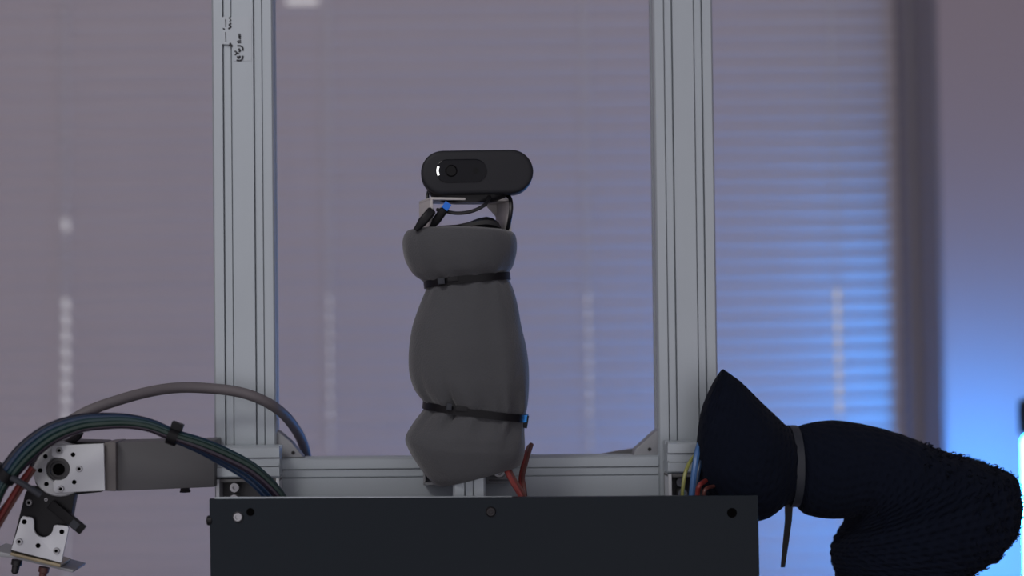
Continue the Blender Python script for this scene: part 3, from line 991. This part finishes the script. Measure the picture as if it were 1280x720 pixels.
for i in range(len(cc)):
    if i:
        alen += (cc[i] - cc[i - 1]).length
    t = i / NS
    c, h, dp = cc[i], hh[i], dd[i]
    row = []
    for k in range(SEG):
        a = 2 * math.pi * k / SEG
        ex, ey = ell(a, 2.15)
        # knit relief: rows of cells, offset like a honeycomb, bolder round the elbow
        rad = (h.length + dp) / 2
        uu = a * rad / 0.0062
        vv = alen / 0.0050
        odd = int(math.floor(vv)) % 2
        fu, fv = (uu + 0.5 * odd) % 1.0 - 0.5, vv % 1.0 - 0.5
        cell = 0.35 - 1.6 * math.exp(-((fu / 0.20) ** 2 + (fv / 0.24) ** 2))      # small pits, staggered row by row
        bold = min(1.0, max(0.0, (t - 11.5) / 2.5)) * min(1.0, max(0.0, (21 - t) / 1.0))
        amp = 0.0009 + 0.0009 * bold
        tie = math.exp(-((t - 7) / 0.5) ** 2)
        disp = amp * cell * (1 - tie) + bold * 0.0018 * noise.noise(Vector((uu * .7, vv * .8, 3.0)))
        disp += 0.0015 * noise.noise(Vector((ex * 1.6, ey * 1.6, t * 0.5))) * abs(ey)
        disp += 0.0009 * tie * math.sin(17 * a)
        nx = ex
        row.append(c + h * ex + Vector((0, 1, 0)) * ey * dp + (h.normalized() * ex + Vector((0, 1, 0)) * ey).normalized() * disp)
    rows.append(row)
slv = thing('knit_sleeve', 'black knitted cloth sleeve covering the bent right arm', 'sleeve', L(1125, 800, 0.0))
part('knit', MB().loft(rows), 'knit', slv, angle=180)
# the arm inside the sleeve
part('inner_arm', MB().loft([[cc[i] + hh[i] * 0.55 * math.cos(2 * math.pi * k / 20) + Vector((0, dd[i] * 0.55 * math.sin(2 * math.pi * k / 20), 0)) for k in range(20)] for i in range(2 * NS, 12 * NS, 4)]), 'blackp', slv, angle=60)
# loose loops of thread standing off the knit round the elbow
fz = MB()
rnd = random.Random(3)
for q_ in range(650):
    i = rnd.randrange(int(12.5 * NS), int(19.5 * NS))
    k = int(rnd.gauss(0, SEG * 0.10)) % SEG
    p = rows[i][k]
    n = (p - cc[i]).normalized()
    tg = (rows[min(i + 1, len(rows) - 1)][k] - rows[i - 1][k]).normalized()
    s_ = Vector((rnd.uniform(-1, 1), rnd.uniform(-1, 1), rnd.uniform(-1, 1)))
    d_ = (tg * rnd.choice((-1, 1)) + s_ * 0.8).normalized() * rnd.uniform(.0015, .0032)
    up_ = n * rnd.uniform(.0006, .0024)
    fz.tube([p - n * .0006, p + d_ * .2 + up_ * .8, p + d_ * .6 + up_, p + d_ - n * .0004], 0.00032, 4)
th_ = part('loose_threads', fz, 'thread', slv, 'fuzzy loops of loose thread', angle=80)
th_['kind'] = 'stuff'
# tie round it
i7 = 7 * NS
ct = part('cable_tie', band(cc[i7], hh[i7], dd[i7], 0.0024, 0.0026, 64, 2.15), 'gtie', slv, 'grey cable tie pulled tight', angle=60)
ta = [L(986, 628, -.020), L(985.5, 650, -.020), L(982, 680, -.021), L(978.5, 709, -.021)]
tw = [.0026, .0022, .0018, .0013]
rg_ = [[p_ + Vector((sx * w_, sy * .0007, 0)) for sx, sy in ((-1, -1), (1, -1), (1, 1), (-1, 1))] for p_, w_ in zip(ta, tw)]
part('tie_tail', MB().loft(rg_), 'tie', ct)

# ------------------------------------------------------------------ coloured wires beside the right post
cwr = thing('coloured_wires', 'blue, yellow and red wires tucked between right post and black sleeve', 'wires', L(868, 625, -.045))
for pts, r_, m_ in (([(863, 640, -.046), (865.5, 612, -.046), (868.5, 585, -.045), (872.5, 562, -.040), (878, 550, -.034), (888, 540, -.030)], 0.0020, 'wbright'),
                    ([(869, 640, -.046), (870, 612, -.046), (873, 588, -.045), (878, 570, -.040), (886, 556, -.034)], 0.0015, 'wblue'),
                    ([(853, 640, -.046), (853.5, 612, -.048), (857, 590, -.046), (864, 575, -.040), (876, 562, -.030)], 0.0012, 'wyellow'),
                    ([(872, 640, -.058), (872, 615, -.060), (875, 606, -.060), (882, 601, -.050)], 0.0015, 'wred'),
                    ([(880, 640, -.058), (880, 617, -.062), (884, 610, -.060), (892, 608, -.050)], 0.0012, 'wbrown')):
    part('wire', MB().tube(smooth_path([L(*p_) for p_ in pts]), r_, 8), m_, cwr)
